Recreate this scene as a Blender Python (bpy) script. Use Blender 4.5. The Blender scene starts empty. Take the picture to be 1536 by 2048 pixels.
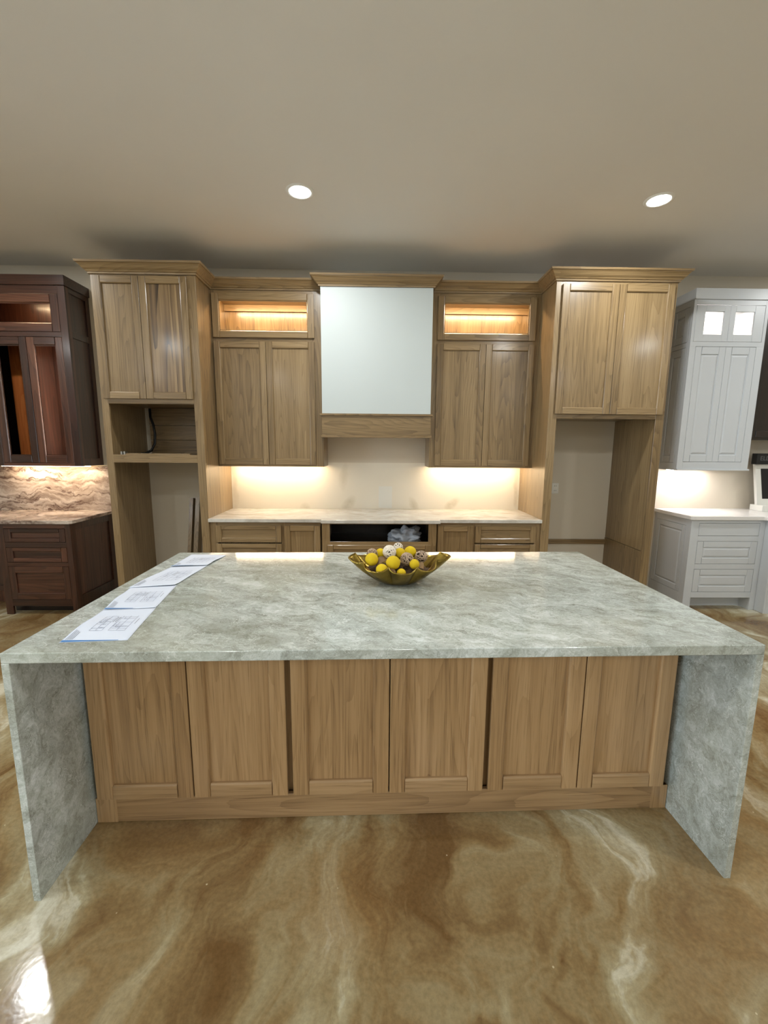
import bpy, bmesh, math, random
from mathutils import Vector, Matrix, noise
random.seed(7)
S = bpy.context.scene
COL = S.collection
PI = math.pi

# ------------------------------------------------------------------ camera
def look(yaw, pitch, roll):
    cy, sy, cp, sp = math.cos(yaw), math.sin(yaw), math.cos(pitch), math.sin(pitch)
    f = Vector((sy*cp, cy*cp, -sp)); r = Vector((cy, -sy, 0)); u = r.cross(f)
    cr, sr = math.cos(roll), math.sin(roll)
    return r*cr+u*sr, -r*sr+u*cr, f
cam = bpy.data.cameras.new('camera'); camo = bpy.data.objects.new('camera', cam); COL.objects.link(camo)
r_, u_, f_ = look(math.radians(1.1576), math.radians(8.7155), math.radians(.4103))
M = Matrix((r_, u_, -f_)).transposed().to_4x4(); M.translation = Vector((-.0679, -1.2855, 1.5608))
camo.matrix_world = M
cam.sensor_fit = 'HORIZONTAL'; cam.sensor_width = 36; cam.lens = 36*844.66/1536
cam.clip_start = .02
S.camera = camo

# ------------------------------------------------------------------ world, exposure
w = bpy.data.worlds.new('world'); S.world = w; w.use_nodes = True
w.node_tree.nodes['Background'].inputs[0].default_value = (.74, .88, 1.0, 1)
w.node_tree.nodes['Background'].inputs[1].default_value = 9.5
S.view_settings.view_transform = 'Standard'; S.view_settings.look = 'None'
S.view_settings.gamma = 1; S.view_settings.use_curve_mapping = False
S.view_settings.exposure = 0.08
LAMP_W = 21.0          # each recessed ceiling light
LAMP_C = (.97, 1.0, .99)
LED_C = (1.0, .70, .40)

CEIL = 3.263; WALL = 3.149; H = .914; PHI = .01871

# ------------------------------------------------------------------ materials
def lin(r, g, b):
    f = lambda v: ((v/255+.055)/1.055)**2.4 if v/255 > .04045 else v/255/12.92
    return (f(r), f(g), f(b), 1)

class NT:
    def __init__(s, name):
        s.m = bpy.data.materials.new(name); s.m.use_nodes = True
        s.t = s.m.node_tree; s.n = s.t.nodes
        s.b = s.n['Principled BSDF']
    def node(s, t, **k):
        n = s.n.new(t)
        for a, v in k.items():
            if a.startswith('i_'):
                key = a[2:]; key = int(key) if key.isdigit() else key.replace('_', ' ')
                s.put(n.inputs[key], v)
            else: setattr(n, a, v)
        return n
    def put(s, inp, v):
        if isinstance(v, bpy.types.NodeSocket): s.t.links.new(v, inp)
        else: inp.default_value = v
    def math(s, op, a, b=0.0, clamp=False):
        n = s.n.new('ShaderNodeMath'); n.operation = op; n.use_clamp = clamp
        s.put(n.inputs[0], a); s.put(n.inputs[1], b); return n.outputs[0]
    def vmath(s, op, a, b):
        n = s.n.new('ShaderNodeVectorMath'); n.operation = op
        s.put(n.inputs[0], a); s.put(n.inputs[1], b); return n.outputs[0]
    def noise(s, vec, scale, detail=3, rough=.5, dist=0.0):
        n = s.node('ShaderNodeTexNoise'); s.put(n.inputs['Vector'], vec)
        n.inputs['Scale'].default_value = scale; n.inputs['Detail'].default_value = detail
        n.inputs['Roughness'].default_value = rough; n.inputs['Distortion'].default_value = dist
        return n.outputs['Fac'], n.outputs['Color']
    def ramp(s, fac, stops, interp='LINEAR'):
        n = s.n.new('ShaderNodeValToRGB'); n.color_ramp.interpolation = interp
        e = n.color_ramp.elements
        while len(e) < len(stops): e.new(.5)
        for el, (p, c) in zip(e, stops): el.position = p; el.color = c
        s.put(n.inputs[0], fac); return n.outputs[0]
    def mix(s, fac, a, b, mode='MIX'):
        n = s.n.new('ShaderNodeMix'); n.data_type = 'RGBA'; n.blend_type = mode
        s.put(n.inputs[0], fac); s.put(n.inputs[6], a); s.put(n.inputs[7], b); return n.outputs[2]
    def bump(s, h, strength=.1, dist=.002):
        n = s.n.new('ShaderNodeBump'); n.inputs['Strength'].default_value = strength
        n.inputs['Distance'].default_value = dist; s.put(n.inputs['Height'], h)
        s.t.links.new(n.outputs[0], s.b.inputs['Normal'])
    def obj(s):
        return s.node('ShaderNodeTexCoord').outputs['Object']
    def set(s, **k):
        for a, v in k.items(): s.put(s.b.inputs[a.replace('_', ' ')], v)
        return s.m

def plain(name, c, rough=.5, metal=0, **k):
    t = NT(name); t.set(Base_Color=c, Roughness=rough, Metallic=metal, **k); return t.m

def painted(name, c, rough=.5, var=.04, scale=3.0, bump=0.0, bscale=200):
    t = NT(name); o = t.obj(); f, _ = t.noise(o, scale, 4)
    a = tuple(max(0, v*(1-var)) for v in c[:3])+(1,); b = tuple(min(1, v*(1+var)) for v in c[:3])+(1,)
    t.set(Base_Color=t.ramp(f, [(.3, a), (.7, b)]), Roughness=rough)
    if bump:
        g, _ = t.noise(o, bscale, 2); t.bump(g, bump, .001)
    return t.m

def wood(name, dark, mid, light, axis='z', rough=.34, tone=.24, ring=17.0, coat=.5, fig=.20):
    """Solid-wood figure: contour bands of a stretched noise field along the grain, pores, a tone per board."""
    t = NT(name); o = t.obj()
    g = t.node('ShaderNodeNewGeometry').outputs['Random Per Island']
    oi = t.node('ShaderNodeObjectInfo').outputs['Random']
    seed = t.math('ADD', t.math('MULTIPLY', g, 31.7), t.math('MULTIPLY', oi, 17.3))
    comb = t.node('ShaderNodeCombineXYZ'); 
    t.put(comb.inputs[0], seed); t.put(comb.inputs[1], t.math('MULTIPLY', seed, .73)); t.put(comb.inputs[2], t.math('MULTIPLY', seed, 1.9))
    st = {'z': (1, 1, .075), 'x': (.075, 1, 1), 'y': (1, .075, 1)}[axis]
    p = t.vmath('ADD', t.vmath('MULTIPLY', o, st), comb.outputs[0])
    f, _ = t.noise(p, 8.5, .6, .3, .1)
    f2, _ = t.noise(p, 34, 2, .5)
    f = t.math('ADD', f, t.math('MULTIPLY', f2, .035))
    bands = t.math('FRACT', t.math('MULTIPLY', f, ring))
    bands = t.math('POWER', bands, 2.2)
    st2 = {'z': (1, 1, .02), 'x': (.02, 1, 1), 'y': (1, .02, 1)}[axis]
    p2 = t.vmath('ADD', t.vmath('MULTIPLY', o, st2), comb.outputs[0])
    s1, _ = t.noise(p2, 60, 3, .6)
    s2, _ = t.noise(p2, 240, 2, .6)
    big, _ = t.noise(p2, 14, 2, .5)
    rnd = t.math('FRACT', t.math('MULTIPLY', seed, 7.31))
    v = t.math('MULTIPLY', t.math('SUBTRACT', rnd, .5), tone)
    v = t.math('ADD', v, t.math('MULTIPLY', t.math('SUBTRACT', bands, .3), -fig))
    v = t.math('ADD', v, t.math('MULTIPLY', t.math('SUBTRACT', s1, .5), .62))
    v = t.math('ADD', v, t.math('MULTIPLY', t.math('SUBTRACT', big, .5), .28))
    v = t.math('ADD', v, .52)
    c = t.ramp(v, [(.08, dark), (.5, mid), (.92, light)])
    pores = t.ramp(s2, [(.30, (.72, .70, .66, 1)), (.43, (1, 1, 1, 1))])
    c = t.mix(1.0, c, pores, 'MULTIPLY')
    t.set(Base_Color=c, Roughness=rough, Coat_Weight=coat, Coat_Roughness=.16)
    t.bump(s2, .12, .0008)
    return t.m

OAK = [lin(78, 60, 38), lin(134, 110, 75), lin(164, 139, 101)]
OAKS = [lin(58, 42, 26), lin(120, 95, 64), lin(165, 138, 98)]
oak_v = wood('oak_vertical_grain', *OAK, axis='z')
oak_h = wood('oak_horizontal_grain', *OAK, axis='x')
oak_s = wood('oak_streaked_boards', *OAKS, axis='z', tone=.6, ring=5, fig=.5)
isl_v = wood('island_oak_vertical', lin(110, 80, 50), lin(172, 137, 95), lin(200, 165, 122), axis='z', ring=13, fig=.15)
isl_h = wood('island_oak_horizontal', lin(112, 84, 56), lin(168, 135, 96), lin(194, 161, 120), axis='x', ring=13, fig=.15)
oak_d = wood('oak_depth_grain', *OAK, axis='y')
WAL = [lin(28, 13, 7), lin(64, 35, 23), lin(106, 66, 46)]
wal_v = wood('walnut_vertical_grain', *WAL, axis='z', tone=.4, ring=9)
wal_h = wood('walnut_horizontal_grain', *WAL, axis='x', tone=.4, ring=9)
dark_v = wood('dark_stain_and_shade_wood', lin(14, 7, 5), lin(28, 15, 11), lin(44, 24, 16), axis='z', tone=.2)
white_p = painted('white_cabinet_paint', lin(198, 201, 204), .35, .01)
hood_p = painted('white_hood_paint', lin(197, 205, 205), .5, .008)
wall_p = painted('wall_paint', lin(206, 196, 178), .6, .02, 2.0, .08, 260)

def splash_wall():
    """Painted drywall with smudges, plus a reflection painted as a pale patch, between counter and cabinets."""
    t = NT('stained_drywall'); o = t.obj()
    sep = t.node('ShaderNodeSeparateXYZ'); t.put(sep.inputs[0], o); x, y, z = sep.outputs
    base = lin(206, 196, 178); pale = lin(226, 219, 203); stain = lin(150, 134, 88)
    warp, wc = t.noise(o, 5, 3, .6)
    def band(v, lo, hi, soft):
        a = t.node('ShaderNodeMapRange', interpolation_type='SMOOTHSTEP'); t.put(a.inputs[0], v)
        a.inputs[1].default_value = lo-soft; a.inputs[2].default_value = lo+soft
        b = t.node('ShaderNodeMapRange', interpolation_type='SMOOTHSTEP'); t.put(b.inputs[0], v)
        b.inputs[1].default_value = hi-soft; b.inputs[2].default_value = hi+soft
        return t.math('SUBTRACT', a.outputs[0], b.outputs[0], True)
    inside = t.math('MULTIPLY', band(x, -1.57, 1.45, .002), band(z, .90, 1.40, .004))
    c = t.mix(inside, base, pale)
    m = None
    for cx, cz, rx, rz, sl, k in ((-.36, .965, .07, .10, .5, .55), (-.82, .93, .06, .05, 0, .4), (.33, .96, .06, .09, -.5, .5),
                                  (.74, .965, .07, .08, .6, .65), (-1.54, 1.12, .035, .3, 0, .35), (1.42, 1.12, .03, .25, 0, .5),
                                  (-.40, 1.25, .05, .16, .1, .35)):
        dx = t.math('SUBTRACT', x, cx); dz = t.math('SUBTRACT', z, cz)
        dx = t.math('SUBTRACT', dx, t.math('MULTIPLY', dz, sl))
        dx = t.math('ADD', dx, t.math('MULTIPLY', t.math('SUBTRACT', warp, .5), .08))
        a = t.math('POWER', t.math('DIVIDE', dx, rx), 2); b = t.math('POWER', t.math('DIVIDE', dz, rz), 2)
        e = t.math('SUBTRACT', 1.0, t.math('ADD', a, b), True); e = t.math('MULTIPLY', e, k)
        m = e if m is None else t.math('MAXIMUM', m, e)
    fine, _ = t.noise(o, 24, 4, .6)
    m = t.math('MULTIPLY', m, t.math('ADD', .1, t.math('MULTIPLY', fine, .9)))
    c = t.mix(m, c, stain)
    reflection_patch = t.math('MULTIPLY', band(x, -.035, .105, .006), band(z, .925, 1.155, .006))  # pale rectangle: a reflection painted into the wall colour
    c = t.mix(t.math('MULTIPLY', reflection_patch, .55), c, lin(222, 226, 224))
    g, _ = t.noise(o, 260, 2)
    t.bump(g, .06, .001)
    return t.set(Base_Color=c, Roughness=.5)
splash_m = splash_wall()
ceil_p = painted('ceiling_paint', lin(231, 228, 222), .75, .015, 1.2, .12, 220)

def quartzite():
    t = NT('grey_green_quartzite'); o = t.obj()
    rot = t.node('ShaderNodeMapping'); t.put(rot.inputs[0], o); rot.inputs[2].default_value = (.25, .3, .45)
    o2 = rot.outputs[0]
    _, wc = t.noise(o2, 4.5, 5, .65)
    p = t.vmath('ADD', o2, t.vmath('MULTIPLY', wc, (.22, .22, .22)))
    p1 = t.vmath('MULTIPLY', p, (.45, 1.7, 1.2))
    a, _ = t.noise(p1, 9, 8, .72, .5)
    b, _ = t.noise(p1, 46, 5, .75, .8)
    v = t.math('ADD', t.math('MULTIPLY', a, .60), t.math('MULTIPLY', b, .42))
    c = t.ramp(v, [(.34, lin(116, 118, 107)), (.44, lin(156, 160, 151)), (.53, lin(182, 187, 181)), (.64, lin(212, 217, 214))])
    big, _ = t.noise(p, 1.6, 3, .5)
    c = t.mix(t.ramp(big, [(.42, (0, 0, 0, 1)), (.62, (.45, .45, .45, 1))]), c, lin(146, 146, 128))
    vb, _ = t.noise(t.vmath('ADD', p1, (9, 4, 2)), 3.2, 5, .6, .3)
    c = t.mix(.5, c, t.ramp(vb, [(.36, (.36, .36, .35, 1)), (.5, (.5, .5, .5, 1)), (.66, (.66, .67, .67, 1))]), 'OVERLAY')
    for sc, col, lo, k, off in ((9.0, lin(228, 230, 226), .022, .6, 0), (20.0, lin(226, 229, 225), .04, .5, 3.1), (5.0, lin(84, 84, 74), .007, .6, 7.7)):
        q = t.vmath('ADD', t.vmath('ADD', t.vmath('MULTIPLY', o2, (.7, 1.5, 1.1)), t.vmath('MULTIPLY', wc, (.5, .5, .5))), (off, off*.7, off*.3))
        vo = t.node('ShaderNodeTexVoronoi', feature='DISTANCE_TO_EDGE'); t.put(vo.inputs['Vector'], q); vo.inputs['Scale'].default_value = sc
        e = t.ramp(vo.outputs[0], [(0, (1, 1, 1, 1)), (lo, (0, 0, 0, 1))])
        br, _ = t.noise(t.vmath('ADD', o, (off, 0, off)), 9, 2)
        e = t.math('MULTIPLY', e, t.ramp(br, [(.47, (0, 0, 0, 1)), (.6, (1, 1, 1, 1))]))
        c = t.mix(t.math('MULTIPLY', e, k), c, col)
    t.set(Base_Color=c, Roughness=.09)
    t.bump(b, .02, .001)
    return t.m
stone = quartzite()

def pale_stone():
    t = NT('pale_counter_quartzite'); o = t.obj()
    _, wc = t.noise(o, 2.2, 3); p = t.vmath('ADD', o, t.vmath('MULTIPLY', wc, (.5, .5, .5)))
    a, _ = t.noise(t.vmath('MULTIPLY', p, (.5, 1.8, 1.8)), 5, 6, .65)
    c = t.ramp(a, [(.35, lin(178, 172, 160)), (.5, lin(198, 193, 183)), (.65, lin(214, 211, 203))])
    return t.set(Base_Color=c, Roughness=.15)
pale = pale_stone()

def veined_stone():
    t = NT('brown_veined_stone'); o = t.obj()
    _, wc = t.noise(o, 2.6, 5, .6); p = t.vmath('ADD', o, t.vmath('MULTIPLY', wc, (.30, .30, .34)))
    a, _ = t.noise(t.vmath('MULTIPLY', p, (.7, 1, 3.4)), 4, 7, .65, .5)
    c = t.ramp(a, [(.32, lin(104, 84, 72)), (.45, lin(168, 150, 136)), (.55, lin(198, 182, 168)), (.68, lin(222, 210, 198))])
    b, _ = t.noise(t.vmath('MULTIPLY', p, (.8, 1, 4.0)), 1.8, 4, .6, .4)
    vein = t.math('ABSOLUTE', t.math('SUBTRACT', b, .5))
    c = t.mix(t.ramp(vein, [(0, (.85, .85, .85, 1)), (.02, (.3, .3, .3, 1)), (.06, (0, 0, 0, 1))]), c, lin(78, 46, 36))
    return t.set(Base_Color=c, Roughness=.2)
veined = veined_stone()
white_stone = painted('white_quartz', lin(224, 220, 216), .18, .02, 6)

def concrete():
    """Acid-stained, sealed concrete: warped veils of brown, olive and cream."""
    t = NT('stained_polished_concrete'); o = t.obj()
    p0 = t.vmath('ADD', o, (3.7, 1.3, 0))
    _, w1 = t.noise(p0, .9, 3, .55); p = t.vmath('ADD', p0, t.vmath('MULTIPLY', w1, (1.25, .9, 0)))
    _, w2 = t.noise(p, 2.6, 4, .6); q = t.vmath('ADD', p, t.vmath('MULTIPLY', w2, (.28, .22, 0)))
    rt = t.node('ShaderNodeMapping'); t.put(rt.inputs[0], q); rt.inputs[2].default_value = (0, 0, .5); rt.inputs[3].default_value = (1.5, .62, 1)
    a, _ = t.noise(rt.outputs[0], 1.5, 6, .58, .25)
    b, _ = t.noise(t.vmath('ADD', rt.outputs[0], (5, 2, 0)), 3.6, 6, .62, .3)
    d, _ = t.noise(p, 1.0, 3, .5)
    veil = t.math('FRACT', t.math('ADD', t.math('MULTIPLY', a, 2.3), t.math('MULTIPLY', b, .8)))
    veil = t.math('MULTIPLY', t.math('POWER', veil, 2.6), t.math('MULTIPLY', t.math('SUBTRACT', 1.0, veil), 9.0, True))
    v = t.math('ADD', t.math('MULTIPLY', a, .62), t.math('MULTIPLY', b, .40))
    r2 = t.node('ShaderNodeMapping'); t.put(r2.inputs[0], q); r2.inputs[1].default_value = (4, 7, 0); r2.inputs[2].default_value = (0, 0, -.75); r2.inputs[3].default_value = (1.3, .6, 1)
    e, _ = t.noise(r2.outputs[0], 1.9, 5, .55, .2)
    fr2 = t.math('FRACT', t.math('MULTIPLY', e, 3.1))
    veil2 = t.math('MULTIPLY', t.math('POWER', fr2, 3.0), t.math('MULTIPLY', t.math('SUBTRACT', 1.0, fr2), 7.0, True))
    v = t.math('ADD', v, t.math('MULTIPLY', t.math('SUBTRACT', veil, .28), .14))
    v = t.math('ADD', v, t.math('MULTIPLY', t.math('SUBTRACT', veil2, .24), .17))
    c = t.ramp(v, [(.34, lin(106, 80, 48)), (.43, lin(136, 114, 78)), (.51, lin(148, 132, 98)), (.58, lin(166, 154, 122)), (.68, lin(208, 203, 182))])
    c = t.mix(t.ramp(d, [(.48, (0, 0, 0, 1)), (.68, (.55, .55, .55, 1))]), c, lin(138, 104, 62))
    f, _ = t.noise(o, 60, 4, .65)
    c = t.mix(.4, c, t.ramp(f, [(.3, (.3, .3, .3, 1)), (.7, (.72, .72, .72, 1))]), 'OVERLAY')
    sp = t.node('ShaderNodeTexVoronoi'); t.put(sp.inputs['Vector'], o); sp.inputs['Scale'].default_value = 9
    dots = t.ramp(sp.outputs['Distance'], [(.022, (1, 1, 1, 1)), (.034, (0, 0, 0, 1))])
    c = t.mix(t.math('MULTIPLY', dots, .6), c, lin(220, 205, 170))
    g, _ = t.noise(o, 48, 2, .5)
    t.set(Base_Color=c, Roughness=.13, Specular_IOR_Level=.5)
    t.bump(g, .10, .002)
    return t.m
floor_m = concrete()

def emit(name, c, s):
    t = NT(name); t.set(Base_Color=(0, 0, 0, 1), Emission_Color=c, Emission_Strength=s); return t.m
led_m = emit('warm_led', LED_C+(1,), 30)
led_w = emit('cool_white_led', (1, .90, .87, 1), 30)
lens_m = emit('lamp_lens', (.95, 1, 1, 1), 12)
def glass():
    t = NT('cabinet_glass')
    tr = t.node('ShaderNodeBsdfTransparent'); gl = t.node('ShaderNodeBsdfGlossy'); gl.inputs['Roughness'].default_value = .03
    fr = t.node('ShaderNodeFresnel'); fr.inputs[0].default_value = 1.45
    mx = t.node('ShaderNodeMixShader'); t.put(mx.inputs[0], fr.outputs[0]); t.put(mx.inputs[1], tr.outputs[0]); t.put(mx.inputs[2], gl.outputs[0])
    t.t.links.new(mx.outputs[0], t.n['Material Output'].inputs[0]); return t.m
glass_m = glass()
def hammered():
    t = NT('aged_gold'); o = t.obj(); f, _ = t.noise(o, 14, 3); g, _ = t.noise(o, 120, 2)
    t.set(Base_Color=t.ramp(f, [(.3, lin(108, 88, 36)), (.7, lin(164, 140, 70))]), Metallic=1.0, Roughness=.3)
    t.bump(g, .35, .003); return t.m
gold = hammered()
def felt():
    t = NT('yellow_felt'); o = t.obj(); f, _ = t.noise(o, 60, 3)
    oi = t.node('ShaderNodeObjectInfo').outputs['Random']
    c = t.mix(oi, lin(226, 196, 10), lin(206, 176, 14))
    c = t.mix(t.math('MULTIPLY', f, .35), c, lin(180, 142, 8))
    g, _ = t.noise(o, 400, 2); t.set(Base_Color=c, Roughness=.85); t.bump(g, .5, .002); return t.m
yellow = felt()
rattan_w = painted('white_rattan', lin(226, 216, 200), .6, .06, 60)
rattan_b = painted('natural_twig', lin(176, 152, 128), .7, .2, 60)
core_m = plain('dark_ball_core', lin(66, 52, 40), .9)
leaf_m = painted('dried_leaf', lin(126, 98, 60), .7, .3, 40)
potp_m = painted('potpourri', lin(74, 56, 38), .9, .4, 70)
paper_m = painted('drawing_paper', lin(212, 219, 233), .6, .01, 8)
ink_m = plain('printer_ink', lin(146, 153, 170), .8)
ink_d = plain('dark_ink', lin(62, 66, 76), .8)
blue_m = plain('blue_print', lin(70, 122, 178), .7)
black_m = plain('black_rubber', lin(14, 14, 15), .5)
metal_m = plain('bright_metal', lin(190, 188, 180), .3, 1.0)
plastic_w = plain('white_plastic', lin(226, 224, 216), .4)
dark_in = plain('dark_slot', lin(20, 18, 16), .8)
trim_m = plain('lamp_trim_white', lin(236, 234, 228), .5)
def bagm():
    t = NT('thin_white_plastic'); t.set(Base_Color=lin(205, 210, 218), Roughness=.3, Transmission_Weight=.25); return t.m
bag_m = bagm()

# ------------------------------------------------------------------ mesh helpers
class MB:
    """Collects shapes for ONE mesh. Frame: u across, d outward from the face, w up."""
    def __init__(s, fr=None):
        s.v = []; s.f = []; s.fr = fr or (lambda u, d, w: (u, d, w))
    def add(s, pts, faces):
        n = len(s.v); s.v += [s.fr(*p) for p in pts]; s.f += [tuple(i+n for i in f) for f in faces]; return s
    def box(s, u0, u1, d0, d1, w0, w1):
        return s.add([(u0, d0, w0), (u1, d0, w0), (u1, d1, w0), (u0, d1, w0), (u0, d0, w1), (u1, d0, w1), (u1, d1, w1), (u0, d1, w1)],
                     [(0, 1, 2, 3), (4, 7, 6, 5), (0, 4, 5, 1), (1, 5, 6, 2), (2, 6, 7, 3), (3, 7, 4, 0)])
    def prism(s, poly, w0, w1):            # (u, d) outline extruded along w
        n = len(poly); P = [(u, d, w0) for u, d in poly]+[(u, d, w1) for u, d in poly]
        return s.add(P, [tuple(range(n))[::-1], tuple(range(n, 2*n))]+[(i, (i+1) % n, n+(i+1) % n, n+i) for i in range(n)])
    def hprism(s, poly, u0, u1):           # (d, w) outline extruded along u
        n = len(poly); P = [(u0, d, w_) for d, w_ in poly]+[(u1, d, w_) for d, w_ in poly]
        return s.add(P, [tuple(range(n)), tuple(range(n, 2*n))[::-1]]+[(i, n+i, n+(i+1) % n, (i+1) % n) for i in range(n)])
    def sweep(s, prof, path):              # prof [(out, w)], path [((x, y), (dx, dy))], solid, capped
        n = len(prof); P = []; F = []
        for (x, y), (dx, dy) in path:
            P += [(x+dx*o, y+dy*o, w_) for o, w_ in prof]
        for k in range(len(path)-1):
            for i in range(n):
                j = (i+1) % n; F.append((k*n+i, k*n+j, (k+1)*n+j, (k+1)*n+i))
        F += [tuple(range(n))[::-1], tuple((len(path)-1)*n+i for i in range(n))]
        return s.add(P, F)
    def tube(s, pts, r, k=6, closed=False):
        pts = [Vector(p) for p in pts]; n = len(pts); P = []; F = []
        for i, p in enumerate(pts):
            a = pts[(i-1) % n] if closed or i else p; b = pts[(i+1) % n] if closed or i < n-1 else p
            t = (b-a).normalized(); x = t.orthogonal().normalized() if abs(t.z) > .9 else t.cross(Vector((0, 0, 1))).normalized()
            y = t.cross(x)
            P += [tuple(p+(x*math.cos(2*PI*j/k)+y*math.sin(2*PI*j/k))*r) for j in range(k)]
        for i in range(n if closed else n-1):
            for j in range(k):
                F.append((i*k+j, i*k+(j+1) % k, ((i+1) % n)*k+(j+1) % k, ((i+1) % n)*k+j))
        if not closed: F += [tuple(range(k))[::-1], tuple((n-1)*k+j for j in range(k))]
        return s.add(P, F)
    def lathe(s, prof, k=24, c=(0, 0, 0)):
        n = len(prof); P = []; F = []
        for i in range(k):
            a = 2*PI*i/k; P += [(c[0]+r*math.cos(a), c[1]+r*math.sin(a), c[2]+z) for r, z in prof]
        for i in range(k):
            for j in range(n-1):
                F.append((i*n+j, ((i+1) % k)*n+j, ((i+1) % k)*n+j+1, i*n+j+1))
        return s.add(P, F)
    def build(s, name, mat, parent=None, bevel=.0015, smooth=False, seg=1, flip=True):
        me = bpy.data.meshes.new(name)
        off = Vector((0, 0, 0))
        if parent is not None:
            r = parent
            while r.parent: r = r.parent
            if not r.get('_local'): off = r.location
        me.from_pydata([tuple(Vector(p)-off) for p in s.v], [], s.f)
        if flip:
            bm = bmesh.new(); bm.from_mesh(me); bmesh.ops.recalc_face_normals(bm, faces=bm.faces); bm.to_mesh(me); bm.free()
        if smooth: me.shade_smooth()
        me.materials.append(mat)
        o = bpy.data.objects.new(name, me); COL.objects.link(o)
        if parent is not None: o.parent = parent
        if bevel:
            b = o.modifiers.new('bevel', 'BEVEL'); b.width = bevel; b.segments = seg; b.limit_method = 'ANGLE'; b.angle_limit = .7
        return o

def tag(o, label, cat, group=None, kind=None):
    o['label'] = label; o['category'] = cat
    if group: o['group'] = group
    if kind: o['kind'] = kind
    return o
def thing(name, label, cat, loc=(0, 0, 0), rz=0, group=None, local=False):
    o = bpy.data.objects.new(name, None); COL.objects.link(o); o.empty_display_size = .1
    o.location = loc; o.rotation_euler = (0, 0, rz)
    if local: o['_local'] = 1
    return tag(o, label, cat, group)
def struct(o): o['kind'] = 'structure'; return o
def FY(y): return lambda u, d, w: (u, y-d, w)         # a face looking towards the camera
def FXp(x): return lambda u, d, w: (x+d, u, w)        # a face looking to +x
def FXm(x): return lambda u, d, w: (x-d, u, w)        # a face looking to -x
def lamp(name, kind, loc, energy, color, size, size_y=None, parent=None, rot=(0, 0, 0), shape=None):
    l = bpy.data.lights.new(name, kind); l.energy = energy; l.color = color
    if kind == 'AREA':
        l.shape = shape or ('RECTANGLE' if size_y else 'DISK'); l.size = size
        if size_y: l.size_y = size_y
    o = bpy.data.objects.new(name, l); COL.objects.link(o)
    if parent: o.parent = parent; loc = Vector(loc)-parent.location
    o.location = loc; o.rotation_euler = rot
    return o

# ------------------------------------------------------------------ joinery
def boards(mb, u0, u1, d0, d1, w0, w1, bw=.11, jit=.35):
    n = max(1, round((u1-u0)/bw)); cuts = [0]+sorted((k+random.uniform(-jit, jit)*.8)/n for k in range(1, n))+[1]
    for a, b in zip(cuts, cuts[1:]):
        mb.box(u0+(u1-u0)*a, u0+(u1-u0)*b, d0, d1, w0, w1)
    return mb
def shaker(parent, fr, u0, u1, w0, w1, name='door', pre=None, th=.02, sw=.058, rw=.058, mv=None, mh=None, d0=0.0, glass=False, horiz=False, lip=.0150, cham=.006, part=True, mp=None):
    """Frame-and-panel door: the panel's staves, two stiles, two rails (each a piece of its own)."""
    mv = mv or oak_v; mh = mh or oak_h; pre = pre or name
    D = d0+th
    if glass:                              # open frame: a thin bead runs round the opening
        a0, a1, b0, b1 = u0+sw-.001, u1-sw+.001, w0+rw-.001, w1-rw+.001
        p = MB(fr)
        for q in ((a0, a0+.007, b0, b1), (a1-.007, a1, b0, b1), (a0, a1, b0, b0+.007), (a0, a1, b1-.007, b1)): p.box(q[0], q[1], d0+.004, d0+.010, q[2], q[3])
        p = p.build(pre, mh, parent, 0)
    else:
        p = MB(fr)
        if horiz: p.box(u0+sw-.006, u1-sw+.006, d0+.001, D-lip, w0+rw-.006, w1-rw+.006)
        else: boards(p, u0+sw-.006, u1-sw+.006, d0+.001, D-lip, w0+rw-.006, w1-rw+.006)
        p = p.build(pre, mp or (mh if horiz else mv), parent, 0)
    for sgn, ua in ((1, u0), (-1, u1)):
        b = ua+sgn*sw
        poly = [(ua, d0), (ua, D), (b-sgn*cham, D), (b, D-cham), (b, d0)]
        MB(fr).prism(poly, w0, w1).build(pre+'_stile', mv, p, .0015)
    for sgn, wa in ((1, w0), (-1, w1)):
        b = wa+sgn*rw
        poly = [(d0, wa), (D, wa), (D, b-sgn*cham), (D-cham, b), (d0, b)]
        MB(fr).hprism(poly, u0+sw, u1-sw).build(pre+'_rail', mh, p, .0015)
    return p
def raised(parent, fr, u0, u1, w0, w1, name='door', th=.02, sw=.055, rw=.055, mat=None, d0=-.02, bead=.02):
    """Painted door or drawer front: mitred frame and a raised field with sloping edges."""
    mat = mat or white_p; D = d0+th
    m = MB(fr)
    a0, a1, b0, b1 = u0+sw, u1-sw, w0+rw, w1-rw
    for poly in ([(u0, d0), (u0, D), (a0-.005, D), (a0, D-.008), (a0, d0)], [(u1, d0), (u1, D), (a1+.005, D), (a1, D-.008), (a1, d0)]): m.prism(poly, w0, w1)
    m.hprism([(d0, w0), (D, w0), (D, b0-.005), (D-.008, b0), (d0, b0)], a0, a1)
    m.hprism([(d0, w1), (D, w1), (D, b1+.005), (D-.008, b1), (d0, b1)], a0, a1)
    o = m.build(name, mat, parent, .001)
    g = MB(fr); s = bead
    P = [(a0, D-.010, b0), (a1, D-.010, b0), (a1, D-.010, b1), (a0, D-.010, b1), (a0+s, D-.001, b0+s), (a1-s, D-.001, b0+s), (a1-s, D-.001, b1-s), (a0+s, D-.001, b1-s)]
    P += [(a0, d0, b0), (a1, d0, b0), (a1, d0, b1), (a0, d0, b1)]
    g.add(P, [(4, 5, 6, 7), (0, 1, 5, 4), (1, 2, 6, 5), (2, 3, 7, 6), (3, 0, 4, 7), (8, 9, 1, 0), (9, 10, 2, 1), (10, 11, 3, 2), (11, 8, 0, 3), (11, 10, 9, 8)])
    g.build('raised_field', mat, o, 0)
    return o
CROWN = [(0, 0), (.012, 0), (.014, .012), (.022, .016), (.026, .024), (.040, .036), (.056, .056), (.066, .066), (.074, .069), (.078, .084), (0, .084)]

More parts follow.
